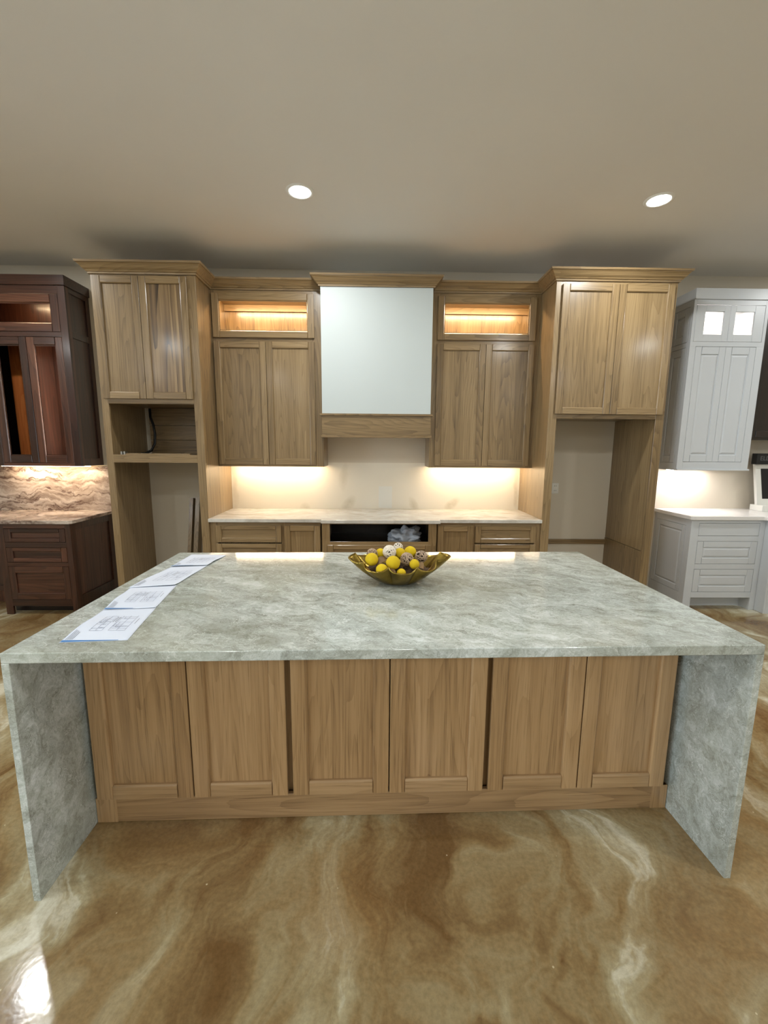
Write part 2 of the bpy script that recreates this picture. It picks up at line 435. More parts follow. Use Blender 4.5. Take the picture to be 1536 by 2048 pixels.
# ================================================================== setting
XL, XR, YR = -6.5, 7.0, -8.5
struct(MB().box(XL-.15, XR+.15, YR-.15, WALL+.15, -.15, 0).build('floor', floor_m, None, 0))
struct(MB().box(XL-.15, XR+.15, YR-.15, WALL+.15, CEIL, CEIL+.15).build('ceiling', ceil_p, None, 0))
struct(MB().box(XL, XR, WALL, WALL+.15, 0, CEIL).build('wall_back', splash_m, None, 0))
def glazed(name, n, axis, at, lo, hi, wins):
    """Showroom wall with unseen floor-to-head windows added to brighten the ceiling; axis 'y' runs along x at y=at, axis 'x' runs along y at x=at."""
    out = -1 if at < 0 else 1
    fr = (lambda u, d, w_: (u, at+out*d, w_)) if axis == 'y' else (lambda u, d, w_: (at+out*d, u, w_))
    wr = MB(fr); xs = [lo]+[v for w_ in wins for v in w_]+[hi]
    for a, b in zip(xs[::2], xs[1::2]): wr.box(a, b, 0, .15, 0, CEIL)
    for a, b in wins: wr.box(a, b, 0, .15, 2.75, CEIL).box(a, b, 0, .15, 0, .25)
    struct(wr.build(name, wall_p, None, 0))
    for a, b in wins:
        m = MB(fr)
        for u0, u1, z0, z1 in ((a, a+.06, .25, 2.75), (b-.06, b, .25, 2.75), (a+.06, b-.06, .25, .31), (a+.06, b-.06, 2.69, 2.75), ((a+b)/2-.03, (a+b)/2+.03, .31, 2.69)):
            m.box(u0, u1, .04, .11, z0, z1)
        wo = struct(m.build('added_window_%d' % n, trim_m, None, 0)); n += 1
        MB(fr).box(a+.06, b-.06, .074, .08, .31, 2.69).build('added_window_pane', glass_m, wo, 0)
        rot = (math.radians(90), 0, 0) if axis == 'y' else (0, math.radians(90 if out > 0 else -90), 0)
        pl = lamp('added_window_portal', 'AREA', fr((a+b)/2, .16, 1.5), 1, (1, 1, 1), b-a if axis == 'y' else 2.5, 2.5 if axis == 'y' else b-a, None, rot)
        pl.data.cycles.is_portal = True
    return n
struct(MB().box(XL, XR, YR-.15, YR, 0, CEIL).build('wall_rear', wall_p, None, 0))
n_ = glazed('wall_left', 1, 'x', XL, YR, WALL, [(-8.0, -4.9), (-4.5, -1.0)])  # unseen windows, added in the side walls to fill the ceiling with light
n_ = glazed('wall_right', n_, 'x', XR, YR, WALL, [(-7.8, -4.6)])

# ================================================================== recessed ceiling lights
def can(x, y, label, group=None):
    t = thing('recessed_light', label, 'light', (x, y, CEIL), 0, group)
    MB().lathe([(.072, 0), (.074, -.006), (.088, -.006), (.095, 0)], 40, (x, y, CEIL)).build('trim_ring', trim_m, t, 0, True)
    MB().lathe([(.0, -.012), (.03, -.0115), (.055, -.009), (.072, -.003), (.072, 0)], 40, (x, y, CEIL)).build('lens', lens_m, t, 0, True)
    lamp('lamp_light', 'AREA', (x, y, CEIL-.014), LAMP_W, LAMP_C, .14, parent=t)
can(-.587, 1.87, 'lit round recessed ceiling light in front of the white range hood')
can(1.881, 1.889, 'lit round recessed ceiling light in front of the right-hand tall oak cabinet')
HID = [(-3.06, 1.88), (4.35, 1.9), (-3.55, -1.35), (-.6, -.8), (2.05, -.5), (4.4, -.95), (-5.4, -1.0), (-2.5, -4.0), (.9, -4.2), (4.2, -4.1), (-5.2, -4.0), (-2.6, -6.9), (.8, -6.9), (4.2, -6.9)]
for x, y in HID:
    can(x, y, 'round recessed ceiling light outside the picture', 'recessed ceiling lights outside the picture')

# ================================================================== island
isl = thing('island_cabinet', 'long oak island cabinet of six shaker doors under the waterfall quartzite', 'cabinet', (0, 0, 0), PHI, local=True)
IF = FY(.315)
MB().box(-1.218, 1.218, .345, 1.255, .10, .877).build('cabinet_box', isl_v, isl, .001)
MB().box(-1.218, 1.218, .311, .330, 0, .112).build('kick_board', isl_h, isl, .002)
MB().box(-1.218, -1.135, .309, .325, 0, .112).build('kick_end_block', isl_v, isl, .001)
MB().box(1.150, 1.218, .309, .325, 0, .112).build('kick_end_block', isl_v, isl, .001)
for k, (a, b) in enumerate(((-1.203, -.812), (-.807, -.424), (-.401, -.004), (.001, .397), (.420, .803), (.808, 1.188))):
    shaker(isl, IF, a, b, .117, .872, sw=.066, rw=.062, th=.018, mv=isl_v, mh=isl_h)
# waterfall stone
wf = thing('waterfall_countertop', 'grey-green quartzite waterfall top with two side slabs on the oak island', 'countertop', (0, 0, 0), PHI, local=True)
T, AP, W2, D2 = .0247, .0353, 1.2447, 1.2816
MB().hprism([(0, H), (D2, H), (D2, H-AP), (0, H-AP)], -W2, W2).build('top_slab', stone, wf, .003, seg=2)
for s in (-1, 1):
    a, b = (s*W2, s*(W2-T)); lo, hi = min(a, b), max(a, b)
    MB().box(lo, hi, 0, D2, 0, H-AP).build('side_slab', stone, wf, .001)

# ================================================================== oak back run
def top_crown(parent, path, z=2.957, name='crown_moulding'):
    return MB().sweep([(o, z+h) for o, h in CROWN], path).build(name, oak_h, parent, 0)

# ---- left tall cabinet
ta = thing('tall_oven_cabinet', 'tall oak cabinet with two doors over an empty oven opening and an open lower bay', 'cabinet', (-2.0, 2.5, 0))
X0, X1, TF = -2.432, -1.572, 2.50
for a, b in ((X0, X0+.02), (X1-.02, X1)):
    boards(MB(lambda u, d, w: (d, u, w)), TF+.02, WALL, a, b, 0, 2.957, .32).build('side_panel', oak_v, ta, 0)
for a, b in ((X0, -2.372), (-1.642, X1)):
    MB(FY(TF+.02)).box(a, b, 0, .02, 0, 2.957).build('face_stile', oak_v, ta, .001)
for a, b in ((1.412, 1.482), (1.917, 1.964), (2.925, 2.957)):
    MB(FY(TF+.02)).box(-2.372, -1.642, 0, .02, a, b).build('face_rail', oak_h, ta, .001)
MB().box(X0+.02, X1-.02, TF+.02, WALL-.01, 1.935, 2.94).build('upper_box', oak_v, ta, 0)
MB().box(X0+.02, X1-.02, TF+.02, WALL-.005, 1.452, 1.470).build('oven_shelf', oak_h, ta, 0)
for k, (a, b) in enumerate(((1.475, 1.615), (1.62, 1.76), (1.765, 1.93))):
    MB().box(-2.355, X1-.02, 3.118-.004*k, 3.138, a, b).build('back_board', oak_h, ta, .001)
shaker(ta, FY(TF), -2.402, -2.037, 1.958, 2.942, th=.02)
shaker(ta, FY(TF), -2.033, -1.642, 1.958, 2.942, th=.02, mp=oak_s)
top_crown(ta, [((X0, WALL), (-1, 0)), ((X0, TF), (-1, -1)), ((X1, TF), (1, -1)), ((X1, 2.82), (1, -1))])
# cable and loose batten in the oven opening
cb = MB().tube([(-2.315, 3.06, 1.92), (-2.30, 3.03, 1.84), (-2.262, 3.0, 1.77), (-2.245, 2.99, 1.68), (-2.25, 2.98, 1.58), (-2.275, 2.96, 1.515), (-2.32, 2.93, 1.484), (-2.345, 2.90, 1.482)], .012, 8)
tag(cb.build('conduit_cable', black_m, None, 0, True), 'black flexible conduit hanging in the empty oven opening of the left tall cabinet', 'cable')
bt = thing('loose_batten', 'thin wooden batten lying on the oven shelf with bright metal end clips', 'batten', (-1.95, 2.55, 1.482))
MB().box(-2.30, -1.72, 2.535, 2.565, 1.470, 1.492).build('batten', oak_h, bt, .001)
for x in (-2.325, -2.30):
    MB().box(x, x+.016, 2.525, 2.57, 1.470, 1.508).build('end_clip', metal_m, bt, .002)
# boards leaning in the lower bay
for x0, x1, top, lb in ((-1.912, -1.868, 1.045, 'oak offcut board leaning in the open bay, right one nearer the stile'), (-1.972, -1.936, 1.035, 'oak offcut board leaning in the open bay, left one')):
    b = MB().hprism([(2.80, 0), (2.90, 0), (3.146, top-.02), (3.05, top)], x0, x1)
    tag(b.build('leaning_board', oak_v, None, .001), lb, 'board')

# ---- wall cabinets beside the hood
def wall_cabinet(x0, x1, dl, dr, sp, gl, side, label):
    t = thing('wall_cabinet', label, 'cabinet', ((x0+x1)/2, 2.82, 1.37)); F = 2.82; z0, z1 = 1.37, 2.957
    MB().box(x0, x0+.018, F+.02, WALL, z0, z1).build('side_panel', oak_v, t, 0)
    MB().box(x1-.018, x1, F+.02, WALL, z0, z1).build('side_panel', oak_v, t, 0)
    MB().box(x0+.018, x1-.018, F+.02, WALL-.012, z0+.02, 2.535).build('lower_box', oak_v, t, 0)
    MB().box(x0+.018, x1-.018, F+.02, WALL, 2.925, z1).build('top_panel', oak_h, t, 0)
    boards(MB(), x0+.018, x1-.018, WALL-.012, WALL-.002, 2.535, 2.925, .22).build('back_panel', oak_v, t, 0)
    MB().box(x0+.018, x1-.018, WALL-.032, WALL-.012, 2.865, 2.925).build('nailer_strip', oak_h, t, .001)
    for a, b in ((x0, dl+.02), (dr-.02, x1)):
        MB(FY(F+.02)).box(a, b, 0, .02, z0, z1).build('face_stile', oak_v, t, .001)
    for a, b in ((z0, 1.41), (2.50, 2.56), (2.91, z1)):
        MB(FY(F+.02)).box(dl+.02, dr-.02, 0, .02, a, b).build('face_rail', oak_h, t, .001)
    g = shaker(t, FY(F), dl, dr, 2.546, 2.926, name='display_door', glass=True, sw=.062, rw=.060)
    shaker(t, FY(F), dl, sp-.002, 1.390, 2.512, rw=.058)
    shaker(t, FY(F), sp+.002, dr, 1.390, 2.512, rw=.058)
    top_crown(t, [((x0, F), (1, -1) if side < 0 else (0, -1)), ((x1, F), (0, -1) if side < 0 else (-1, -1))])
    # LED strips: inside the display section and under the cabinet
    MB().box(x0+.06, x1-.06, F+.05, F+.06, 2.912, 2.925).build('display_led_strip', led_m, t, 0)
    MB().box(x0+.05, x1-.05, 3.03, 3.042, z0+.006, z0+.02).build('undercabinet_led_strip', led_m, t, 0)
    lamp('display_led', 'AREA', ((x0+x1)/2, F+.055, 2.909), 8.5, LED_C, x1-x0-.14, .012, t, (math.radians(18), 0, 0))
    lamp('undercabinet_led', 'AREA', ((x0+x1)/2, 3.036, z0+.003), 3.6, (1, .83, .62), x1-x0-.12, .012, t)
    return t
wall_cabinet(-1.572, -.565, -1.560, -.638, -1.086, 0, -1, 'oak wall cabinet with lit glass top, left of the white hood')
wall_cabinet(.445, 1.453, .497, 1.405, .953, 0, 1, 'oak wall cabinet with lit glass top, right of the white hood')

# ---- range hood
hd = thing('range_hood', 'white box range hood with oak crown and oak mantel band', 'hood', (-.06, 2.7, 1.65))
hx0, hx1, hy = -.567, .440, 2.70
MB().box(hx0+.004, hx1-.004, hy, WALL, 1.86, 2.965).build('chimney_panel', hood_p, hd, .001)
MB().box(hx0+.002, hx1-.002, hy-.012, 2.80, 1.668, 1.845).build('mantel_board', oak_h, hd, .001)
MB().box(hx0+.003, hx1-.003, 2.80, WALL, 1.68, 1.86).build('liner_box', oak_v, hd, .001)
MB().box(hx0-.018, hx1+.018, hy-.026, 2.798, 1.845, 1.864).build('mantel_trim', oak_h, hd, .003)
MB().box(hx0-.010, hx1+.010, hy-.022, 2.798, 1.648, 1.668).build('mantel_trim', oak_h, hd, .003)
top_crown(hd, [((hx0, 2.79), (-1, 0)), ((hx0, hy), (-1, -1)), ((hx1, hy), (1, -1)), ((hx1, 2.79), (1, 0))])

# ---- refrigerator surround
rf = thing('refrigerator_surround', 'tall oak refrigerator surround with two big doors over an empty niche', 'cabinet', (1.97, 2.5, 0))
R0, R1 = 1.453, 2.490
for a, b in ((R0, R0+.02), (R1-.02, R1)):
    boards(MB(lambda u, d, w: (d, u, w)), TF+.02, WALL, a, b, 0, 2.957, .32).build('side_panel', oak_v, rf, 0)
boards(MB(lambda u, d, w: (d, u, w)), TF+.02, WALL, 2.418, 2.425, .62, 1.84, .33).build('niche_lining', oak_v, rf, 0)
MB().box(2.414, 2.425, TF+.02, WALL, 0, .615).build('niche_lining', oak_v, rf, .001)
for a, b in ((R0, 1.528), (2.414, R1)):
    MB(FY(TF+.02)).box(a, b, 0, .02, 0, 2.957).build('face_stile', oak_v, rf, .001)
for a, b in ((1.822, 1.87), (2.91, 2.957)):
    MB(FY(TF+.02)).box(1.528, 2.414, 0, .02, a, b).build('face_rail', oak_h, rf, .001)
MB().box(R0+.02, R1-.02, TF+.02, WALL-.005, 1.842, 2.94).build('upper_box', oak_v, rf, 0)
MB().box(R0+.02, 2.414, WALL-.02, WALL, .545, .595).build('back_rail', oak_h, rf, .001)
shaker(rf, FY(TF), 1.504, 1.984, 1.862, 2.932, sw=.062)
shaker(rf, FY(TF), 1.988, 2.462, 1.862, 2.932, sw=.062)
top_crown(rf, [((R0, 2.82), (-1, -1)), ((R0, TF), (-1, -1)), ((R1, TF), (1, -1)), ((R1, WALL), (1, 0))])
ol = thing('wall_outlet', 'white duplex outlet on the wall inside the refrigerator niche', 'outlet', (1.835, WALL, 1.143))
MB(FY(WALL)).box(1.798, 1.872, 0, .006, 1.088, 1.198).build('cover_plate', plastic_w, ol, .003)
for z in (1.118, 1.168):
    r = MB(FY(WALL)).box(1.817, 1.853, .006, .009, z-.016, z+.016).build('receptacle', plastic_w, ol, .003)
    for x in (1.827, 1.843): MB(FY(WALL)).box(x-.0015, x+.0015, .009, .0095, z-.006, z+.008).build('slot', dark_in, r, 0)

# ---- base cabinets
BF = 2.515
def base_cab(name, x0, x1, label, front=BF):
    t = thing(name, label, 'cabinet', ((x0+x1)/2, front, 0))
    MB().box(x0, x1, front+.075, WALL, 0, .10).build('toe_kick', oak_h, t, 0)
    return t
bl = base_cab('base_cabinet', -1.572, -.567, 'oak base cabinet with drawers and a door, left of the cooktop cabinet')
br = base_cab('base_cabinet', .500, 1.453, 'oak base cabinet with a door and drawers, right of the cooktop cabinet')
for t, x0, x1, st in ((bl, -1.572, -.567, ((-1.572, -1.50), (-.925, -.892), (-.587, -.567))), (br, .500, 1.453, ((.500, .52), (.832, .848), (1.40, 1.453)))):
    MB().box(x0, x1, BF+.02, WALL, .10, .884).build('cabinet_box', oak_v, t, 0)
    for a, b in st: MB(FY(BF+.02)).box(a, b, 0, .02, .10, .884).build('face_stile', oak_v, t, .001)
    for a, b in zip(st, st[1:]):
        for z0, z1 in ((.845, .884), (.10, .14)):
            MB(FY(BF+.02)).box(a[1], b[0], 0, .02, z0, z1).build('face_rail', oak_h, t, .001)
for t, ds, do in ((bl, (-1.515, -.924), (-.897, -.572)), (br, (.848, 1.408), (.502, .829))):
    for z0, z1 in ((.697, .853), (.43, .682), (.13, .415)):
        shaker(t, FY(BF), ds[0], ds[1], z0, z1, 'drawer', horiz=True, sw=.052, rw=.042)
    shaker(t, FY(BF), do[0], do[1], .13, .853, sw=.054, rw=.054)
ck = base_cab('cooktop_cabinet', -.552, .487, 'oak cooktop base cabinet with an open black bay, under the counter bump-out', 2.47)
CF = 2.47
for a, b in ((-.552, -.48), (.413, .487)):
    MB(FY(CF+.02)).box(a, b, 0, .02, .10, .884).build('face_stile', oak_v, ck, .001)
for a, b in ((.872, .884), (.672, .710), (.10, .14)):
    MB(FY(CF+.02)).box(-.48, .413, 0, .02, a, b).build('face_rail', oak_h, ck, .001)
MB().box(-.552, -.534, CF+.02, WALL, .10, .884).build('side_panel', oak_v, ck, 0)
MB().box(.469, .487, CF+.02, WALL, .10, .884).build('side_panel', oak_v, ck, 0)
MB().box(-.534, .469, CF+.02, WALL, .64, .655).build('bay_floor', dark_v, ck, 0)
MB().box(-.534, .469, WALL-.012, WALL, .655, .884).build('bay_back', dark_v, ck, 0)
MB().box(-.534, .469, CF+.02, WALL, .10, .64).build('lower_box', oak_v, ck, 0)
for z0, z1 in ((.42, .682), (.13, .405)):
    shaker(ck, FY(CF), -.500, .436, z0, z1, 'drawer', horiz=True, sw=.052, rw=.042)
# counter with bump-out
ct = MB().prism([(-1.572, WALL), (-1.572, 2.480), (-.556, 2.480), (-.556, 2.432), (.515, 2.432), (.515, 2.480), (1.453, 2.480), (1.453, WALL)], .884, H)
tag(ct.build('perimeter_countertop', pale, None, .0015), 'pale quartzite counter with a bump-out along the back wall under the hood', 'countertop')
# plastic bag in the bay
bm = bmesh.new(); bmesh.ops.create_icosphere(bm, subdivisions=5, radius=1)
for v in bm.verts:
    n = noise.noise(v.co*1.7)*.45+noise.noise(v.co*4+Vector((3, 1, 2)))*.14
    rid = abs(noise.noise(v.co*2.6+Vector((5, 2, 1))))*.42
    v.co = v.co*(1+n-rid); v.co.z = max(v.co.z, -.55)
    v.co = Vector((v.co.x*.165+.235, v.co.y*.13+2.72, v.co.z*.098+.709))
for v in bm.verts: v.co.z = max(v.co.z, .656)
me = bpy.data.meshes.new('plastic_bag'); bm.to_mesh(me); bm.free(); me.shade_smooth(); me.materials.append(bag_m)
o = bpy.data.objects.new('plastic_bag', me); COL.objects.link(o)
tag(o, 'crumpled translucent plastic bag inside the black bay of the cooktop cabinet', 'bag')

# ================================================================== walnut display at the left
wu = thing('walnut_wall_cabinet', 'dark walnut wall cabinet with glass doors at the left edge', 'cabinet', (-3.4, 2.82, 1.36))
wx0, wx1, WF, wz0, wz1 = -4.1, -2.872, 2.82, 1.36, 2.98
MB().box(wx0, wx0+.02, WF+.02, WALL, wz0, wz1).build('side_panel', wal_v, wu, 0)
MB().box(wx1-.03, wx1-.012, WF+.02, WALL, wz0, wz1).build('side_panel', wal_v, wu, 0)
sidef = FXp(wx1-.012)
for a, b in ((WF+.0201, WF+.05), (WALL-.05, WALL)): MB(sidef).box(a, b, 0, .012, wz0, wz1).build('side_stile', wal_v, wu, .001)
for a, b in ((wz0, 1.43), (2.54, 2.60), (2.93, wz1)): MB(sidef).box(WF+.05, WALL-.05, 0, .012, a, b).build('side_rail', wal_v, wu, .001)
MB().box(wx0+.02, wx1-.03, WALL-.014, WALL, wz0, wz1).build('back_panel', wal_v, wu, 0)
MB().box(wx0+.02, wx1-.03, WF+.02, WALL, wz0, wz0+.03).build('bottom_panel', wal_h, wu, 0)
MB().box(wx0+.02, wx1-.03, WF+.02, WALL, 2.52, 2.545).build('divider_shelf', wal_h, wu, 0)
MB().box(wx0+.02, wx1-.03, WF+.02, WALL, 2.95, wz1).build('top_panel', wal_h, wu, 0)
MB().box(-3.285, -3.265, WF+.03, WALL, wz0+.03, 2.52).build('partition', wal_v, wu, 0)
for a, b in ((wx0, -3.60), (-2.938, wx1)): MB(FY(WF+.02)).box(a, b, 0, .02, wz0, wz1).build('face_stile', wal_v, wu, .001)
for a, b in ((wz0, 1.39), (2.535, 2.578), (2.905, wz1)): MB(FY(WF+.02)).box(-3.60, -2.938, 0, .02, a, b).build('face_rail', wal_h, wu, .001)
shaker(wu, FY(WF+.02), -3.597, -2.941, 2.581, 2.902, 'display_door', glass=True, mv=wal_v, mh=wal_h, sw=.075, rw=.075)
shaker(wu, FY(WF+.02), -3.597, -3.268, 1.393, 2.532, 'door', glass=True, mv=wal_v, mh=wal_h, sw=.066, rw=.07)
shaker(wu, FY(WF+.02), -3.263, -2.941, 1.393, 2.532, 'door', glass=True, mv=wal_v, mh=wal_h, sw=.066, rw=.07)
MB().box(wx0-.01, wx1+.012, WF-.014, WALL, 2.975, 3.06).build('crown_fascia', wal_h, wu, .002)
MB().box(-3.55, -3.0, WF+.05, WF+.06, 2.935, 2.95).build('display_led_strip', led_m, wu, 0)
lamp('display_led', 'AREA', (-3.2, WF+.06, 2.93), 2.4, LED_C, .5, .012, wu, (math.radians(15), 0, 0))
MB().box(-2.945, -2.935, WF+.045, WF+.055, 1.42, 2.48).build('side_led_strip', led_m, wu, 0)
l = lamp('side_led', 'AREA', (-2.95, WF+.06, 1.95), 3.2, (1, .80, .66), 1.0, .012, wu)
l.rotation_euler = Vector((-.85, .5, 0)).to_track_quat('-Z', 'X').to_euler()
l.data.shape = 'RECTANGLE'; l.data.size = .012; l.data.size_y = 1.0
l.rotation_euler = Vector((-.85, .5, 0)).to_track_quat('-Z', 'Y').to_euler()
MB().box(-3.66, -3.56, WALL-.05, WALL-.02, wz0+.03, 2.52).build('painted_lit_strip', wood('walnut_painted_orange_lit', lin(120, 62, 28), lin(168, 92, 44), lin(196, 120, 64), axis='z', tone=.1), wu, 0)  # added strip; its lit look is painted in as orange wood colour
MB().box(wx0+.02, -3.285, WALL-.018, WALL-.0141, wz0+.03, 2.52).build('painted_shade_back', dark_v, wu, 0)  # near-black sheet: shade of the unlit left compartment put into the colour
MB().box(-3.8, -2.93, 3.02, 3.03, wz0-.012, wz0).build('undercabinet_led_strip', led_m, wu, 0)
lamp('undercabinet_led', 'AREA', (-3.3, 3.03, wz0-.015), 4.2, (1, .80, .58), .8, .012, wu)

wb = thing('walnut_base_cabinet', 'dark walnut base cabinet with three drawers at the left edge', 'cabinet', (-3.15, 2.52, 0))
bx0, bx1, BW = -3.49, -2.83, 2.52
MB().box(bx0, bx1-.012, BW+.02, WALL, .11, .86).build('cabinet_box', wal_v, wb, 0)
sidef = FXp(bx1-.012)
for a, b in ((BW+.0201, BW+.07), (WALL-.07, WALL)): MB(sidef).box(a, b, 0, .012, 0, .86).build('side_stile', wal_v, wb, .001)
for a, b in ((.0, .16), (.79, .86)): MB(sidef).box(BW+.07, WALL-.07, 0, .012, a, b).build('side_rail', wal_v, wb, .001)
for a, b in ((bx0, -3.425), (-2.878, bx1)): MB(FY(BW+.02)).box(a, b, 0, .02, 0.0, .86).build('face_stile', wal_v, wb, .001)
for a, b in ((.812, .86), (.637, .687), (.460, .498), (.08, .142)): MB(FY(BW+.02)).box(-3.425, -2.878, 0, .02, a, b).build('face_rail', wal_h, wb, .001)
for a, b in ((.690, .809), (.501, .634), (.145, .457)):
    shaker(wb, FY(BW+.016), -3.422, -2.881, a, b, 'drawer', horiz=True, mv=wal_v, mh=wal_h, sw=.055, rw=.035 if b-a < .2 else .062, th=.018)
MB().box(bx0, bx1-.03, BW+.10, BW+.115, 0, .11).build('toe_kick', dark_v, wb, 0)
w2 = thing('walnut_knee_cabinet', 'dark recessed walnut cabinet side left of the walnut drawers', 'cabinet', (-3.8, 2.8, 0))
MB().box(-4.3, bx0, 2.85, WALL, 0, .86).build('cabinet_box', wal_v, w2, .001)
shaker(w2, FY(2.85), -4.25, bx0-.02, .12, .84, 'door', mv=wal_v, mh=wal_h)
ws = thing('walnut_countertop', 'pale brown-veined stone counter on the walnut base cabinet', 'countertop', (-3.4, 2.5, .86))
MB().prism([(-4.3, WALL), (-4.3, 2.485), (-2.815, 2.485), (-2.795, 2.505), (-2.795, WALL)], .86, .89).build('top_slab', veined, ws, .002)
sp = MB().box(-4.3, -2.445, WALL-.021, WALL-.001, .89, 1.345)
tag(sp.build('stone_backsplash', veined, None, .001), 'brown-veined stone backsplash slab on the wall above the walnut counter', 'backsplash')

# ================================================================== white display at the right
wh = thing('white_wall_cabinet', 'tall white painted wall cabinet with two lit glass doors', 'cabinet', (3.2, 2.82, 1.36))
vx0, vx1, VF, vz0, vz1 = 2.880, 3.590, 2.82, 1.372, 2.935
MB().box(vx0+.012, vx0+.03, VF+.02, WALL, vz0, vz1).build('side_panel', white_p, wh, 0)
MB().box(vx1-.02, vx1, VF+.02, WALL, vz0, vz1).build('side_panel', white_p, wh, 0)
sf = FXm(vx0+.012)
for a, b in ((VF+.0201, VF+.05), (WALL-.05, WALL)): MB(sf).box(a, b, 0, .012, vz0, vz1).build('side_stile', white_p, wh, .001)
for a, b in ((vz0, 1.43), (2.52, 2.565), (2.885, vz1)): MB(sf).box(VF+.05, WALL-.05, 0, .012, a, b).build('side_rail', white_p, wh, .001)
raised(wh, sf, VF+.053, WALL-.053, 1.433, 2.517, 'side_door', sw=.06, rw=.07, d0=-.008)
raised(wh, sf, VF+.053, WALL-.053, 2.568, 2.882, 'side_door', sw=.06, rw=.07, d0=-.008)
MB().box(vx0+.03, vx1-.02, WALL-.014, WALL, vz0, vz1).build('back_panel', white_p, wh, 0)
MB().box(vx0+.03, vx1-.02, VF+.02, WALL, vz0, 2.54).build('lower_box', white_p, wh, 0)
MB().box(vx0+.03, vx1-.02, VF+.02, WALL, 2.90, vz1).build('top_panel', white_p, wh, 0)
for a, b in ((vx0+.0, 2.937), (3.518, vx1)): MB(FY(VF+.02)).box(a, b, 0, .02, vz0, 2.52).build('face_stile', white_p, wh, .001)
for a, b in ((vx0+.0, 2.907), (3.560, vx1)): MB(FY(VF+.02)).box(a, b, 0, .02, 2.562, vz1).build('face_stile', white_p, wh, .001)
for a, b, c0, c1 in ((vz0, 1.440, 2.937, 3.518), (2.520, 2.562, vx0, vx1), (2.890, vz1, 2.907, 3.56)): MB(FY(VF+.02)).box(c0, c1, 0, .02, a, b).build('face_rail', white_p, wh, .001)
for a, b, g0, g1 in ((2.910, 3.228, 2.996, 3.176), (3.232, 3.557, 3.281, 3.463)):
    p = MB(FY(VF)).box(g0-.008, g1+.008, -.014, -.011, 2.62, 2.838).build('display_door', glass_m, wh, 0); p['label'] = 'clear glass'
    for u0, u1 in ((a, g0), (g1, b)): MB(FY(VF)).box(u0, u1, -.02, 0, 2.565, 2.887).build('door_stile', white_p, p, .002)
    for w0, w1 in ((2.565, 2.628), (2.830, 2.887)): MB(FY(VF)).box(g0, g1, -.02, 0, w0, w1).build('door_rail', white_p, p, .002)
raised(wh, FY(VF), 2.940, 3.2255, 1.443, 2.517, 'door', sw=.062, rw=.07)
raised(wh, FY(VF), 3.2285, 3.515, 1.443, 2.517, 'door', sw=.062, rw=.07)
MB().box(vx0-.002, vx1+.03, VF-.014, WALL, 2.935, 3.03).build('crown_fascia', white_p, wh, .002)
MB().box(vx0, vx1+.012, VF-.012, WALL, vz0-.014, vz0).build('light_rail', white_p, wh, .002)
MB().box(vx0+.06, vx1-.06, VF+.06, VF+.07, 2.885, 2.90).build('display_led_strip', led_w, wh, 0)
lamp('display_led', 'AREA', (3.23, VF+.1, 2.88), 9, (1, .86, .70), .5, .03, wh, (math.radians(25), 0, 0))
MB().box(vx0+.05, vx1-.2, 3.02, 3.03, vz0-.022, vz0-.014).build('undercabinet_led_strip', led_w, wh, 0)
lamp('undercabinet_led', 'AREA', (3.16, 3.0, vz0-.025), 5.0, (1, .95, .94), .5, .012, wh)

wd = thing('white_base_cabinet', 'white painted base cabinet with three drawers under white quartz', 'cabinet', (3.3, 2.62, 0))
dx0, dx1, DF = 2.945, 3.665, 2.62
MB().box(dx0+.012, dx1, DF+.02, WALL, .125, .90).build('cabinet_box', white_p, wd, 0)
sf = FXm(dx0+.012)
for a, b in ((DF+.0201, DF+.07), (WALL-.03, WALL)): MB(sf).box(a, b, 0, .012, 0, .90).build('side_stile', white_p, wd, .001)
for a, b in ((0, .16), (.835, .90)): MB(sf).box(DF+.07, WALL-.03, 0, .012, a, b).build('side_rail', white_p, wd, .001)
raised(wd, sf, DF+.073, WALL-.033, .163, .832, 'side_door', sw=.05, rw=.06, d0=-.008)
for a, b in ((dx0, 3.022), (3.613, dx1)): MB(FY(DF+.02)).box(a, b, 0, .02, 0, .90).build('face_stile', white_p, wd, .001)
for a, b in ((.868, .90), (.690, .742), (.413, .465), (.125, .182)): MB(FY(DF+.02)).box(3.022, 3.613, 0, .02, a, b).build('face_rail', white_p, wd, .001)
MB(FY(DF)).box(3.025, 3.610, -.02, 0, .745, .865).build('drawer', white_p, wd, .0015)
raised(wd, FY(DF), 3.025, 3.610, .468, .687, 'drawer', sw=.062, rw=.06, bead=.018)
raised(wd, FY(DF), 3.025, 3.610, .185, .410, 'drawer', sw=.062, rw=.06, bead=.018)
MB().box(dx0+.02, dx1, DF+.12, DF+.135, 0, .125).build('toe_kick', white_p, wd, 0)
MB().box(3.613, 3.640, DF+.02, DF+.12, 0, .125).build('foot_side', white_p, wd, 0)
wn = thing('white_end_cabinet', 'white painted cabinet projecting past the drawers at the right edge', 'cabinet', (4.1, 2.5, 0))
MB().box(3.667, 3.687, 2.52, WALL-.004, 0, .90).build('side_panel', white_p, wn, .002)
MB().box(3.687, 4.6, 2.54, WALL-.004, .125, .90).build('cabinet_box', white_p, wn, .001)
MB(FY(2.54)).box(3.687, 3.76, 0, .02, 0, .90).build('face_stile', white_p, wn, .001)
raised(wn, FY(2.54), 3.763, 4.5, .16, .85, 'door', d0=0)
MB().box(3.687, 4.6, 2.66, 2.68, 0, .125).build('toe_kick', white_p, wn, 0)
wc = MB().prism([(2.925, WALL), (2.925, 2.615), (2.945, 2.595), (3.62, 2.595), (3.655, 2.495), (4.6, 2.495), (4.6, WALL)], .90, .935)
tag(wc.build('white_countertop', white_stone, None, .002), 'white quartz counter on the white drawers at the right', 'countertop')
dk = thing('dark_wall_cabinet', 'nearly black stained wall cabinet at the right edge behind the white one', 'cabinet', (4.0, 2.9, 1.66))
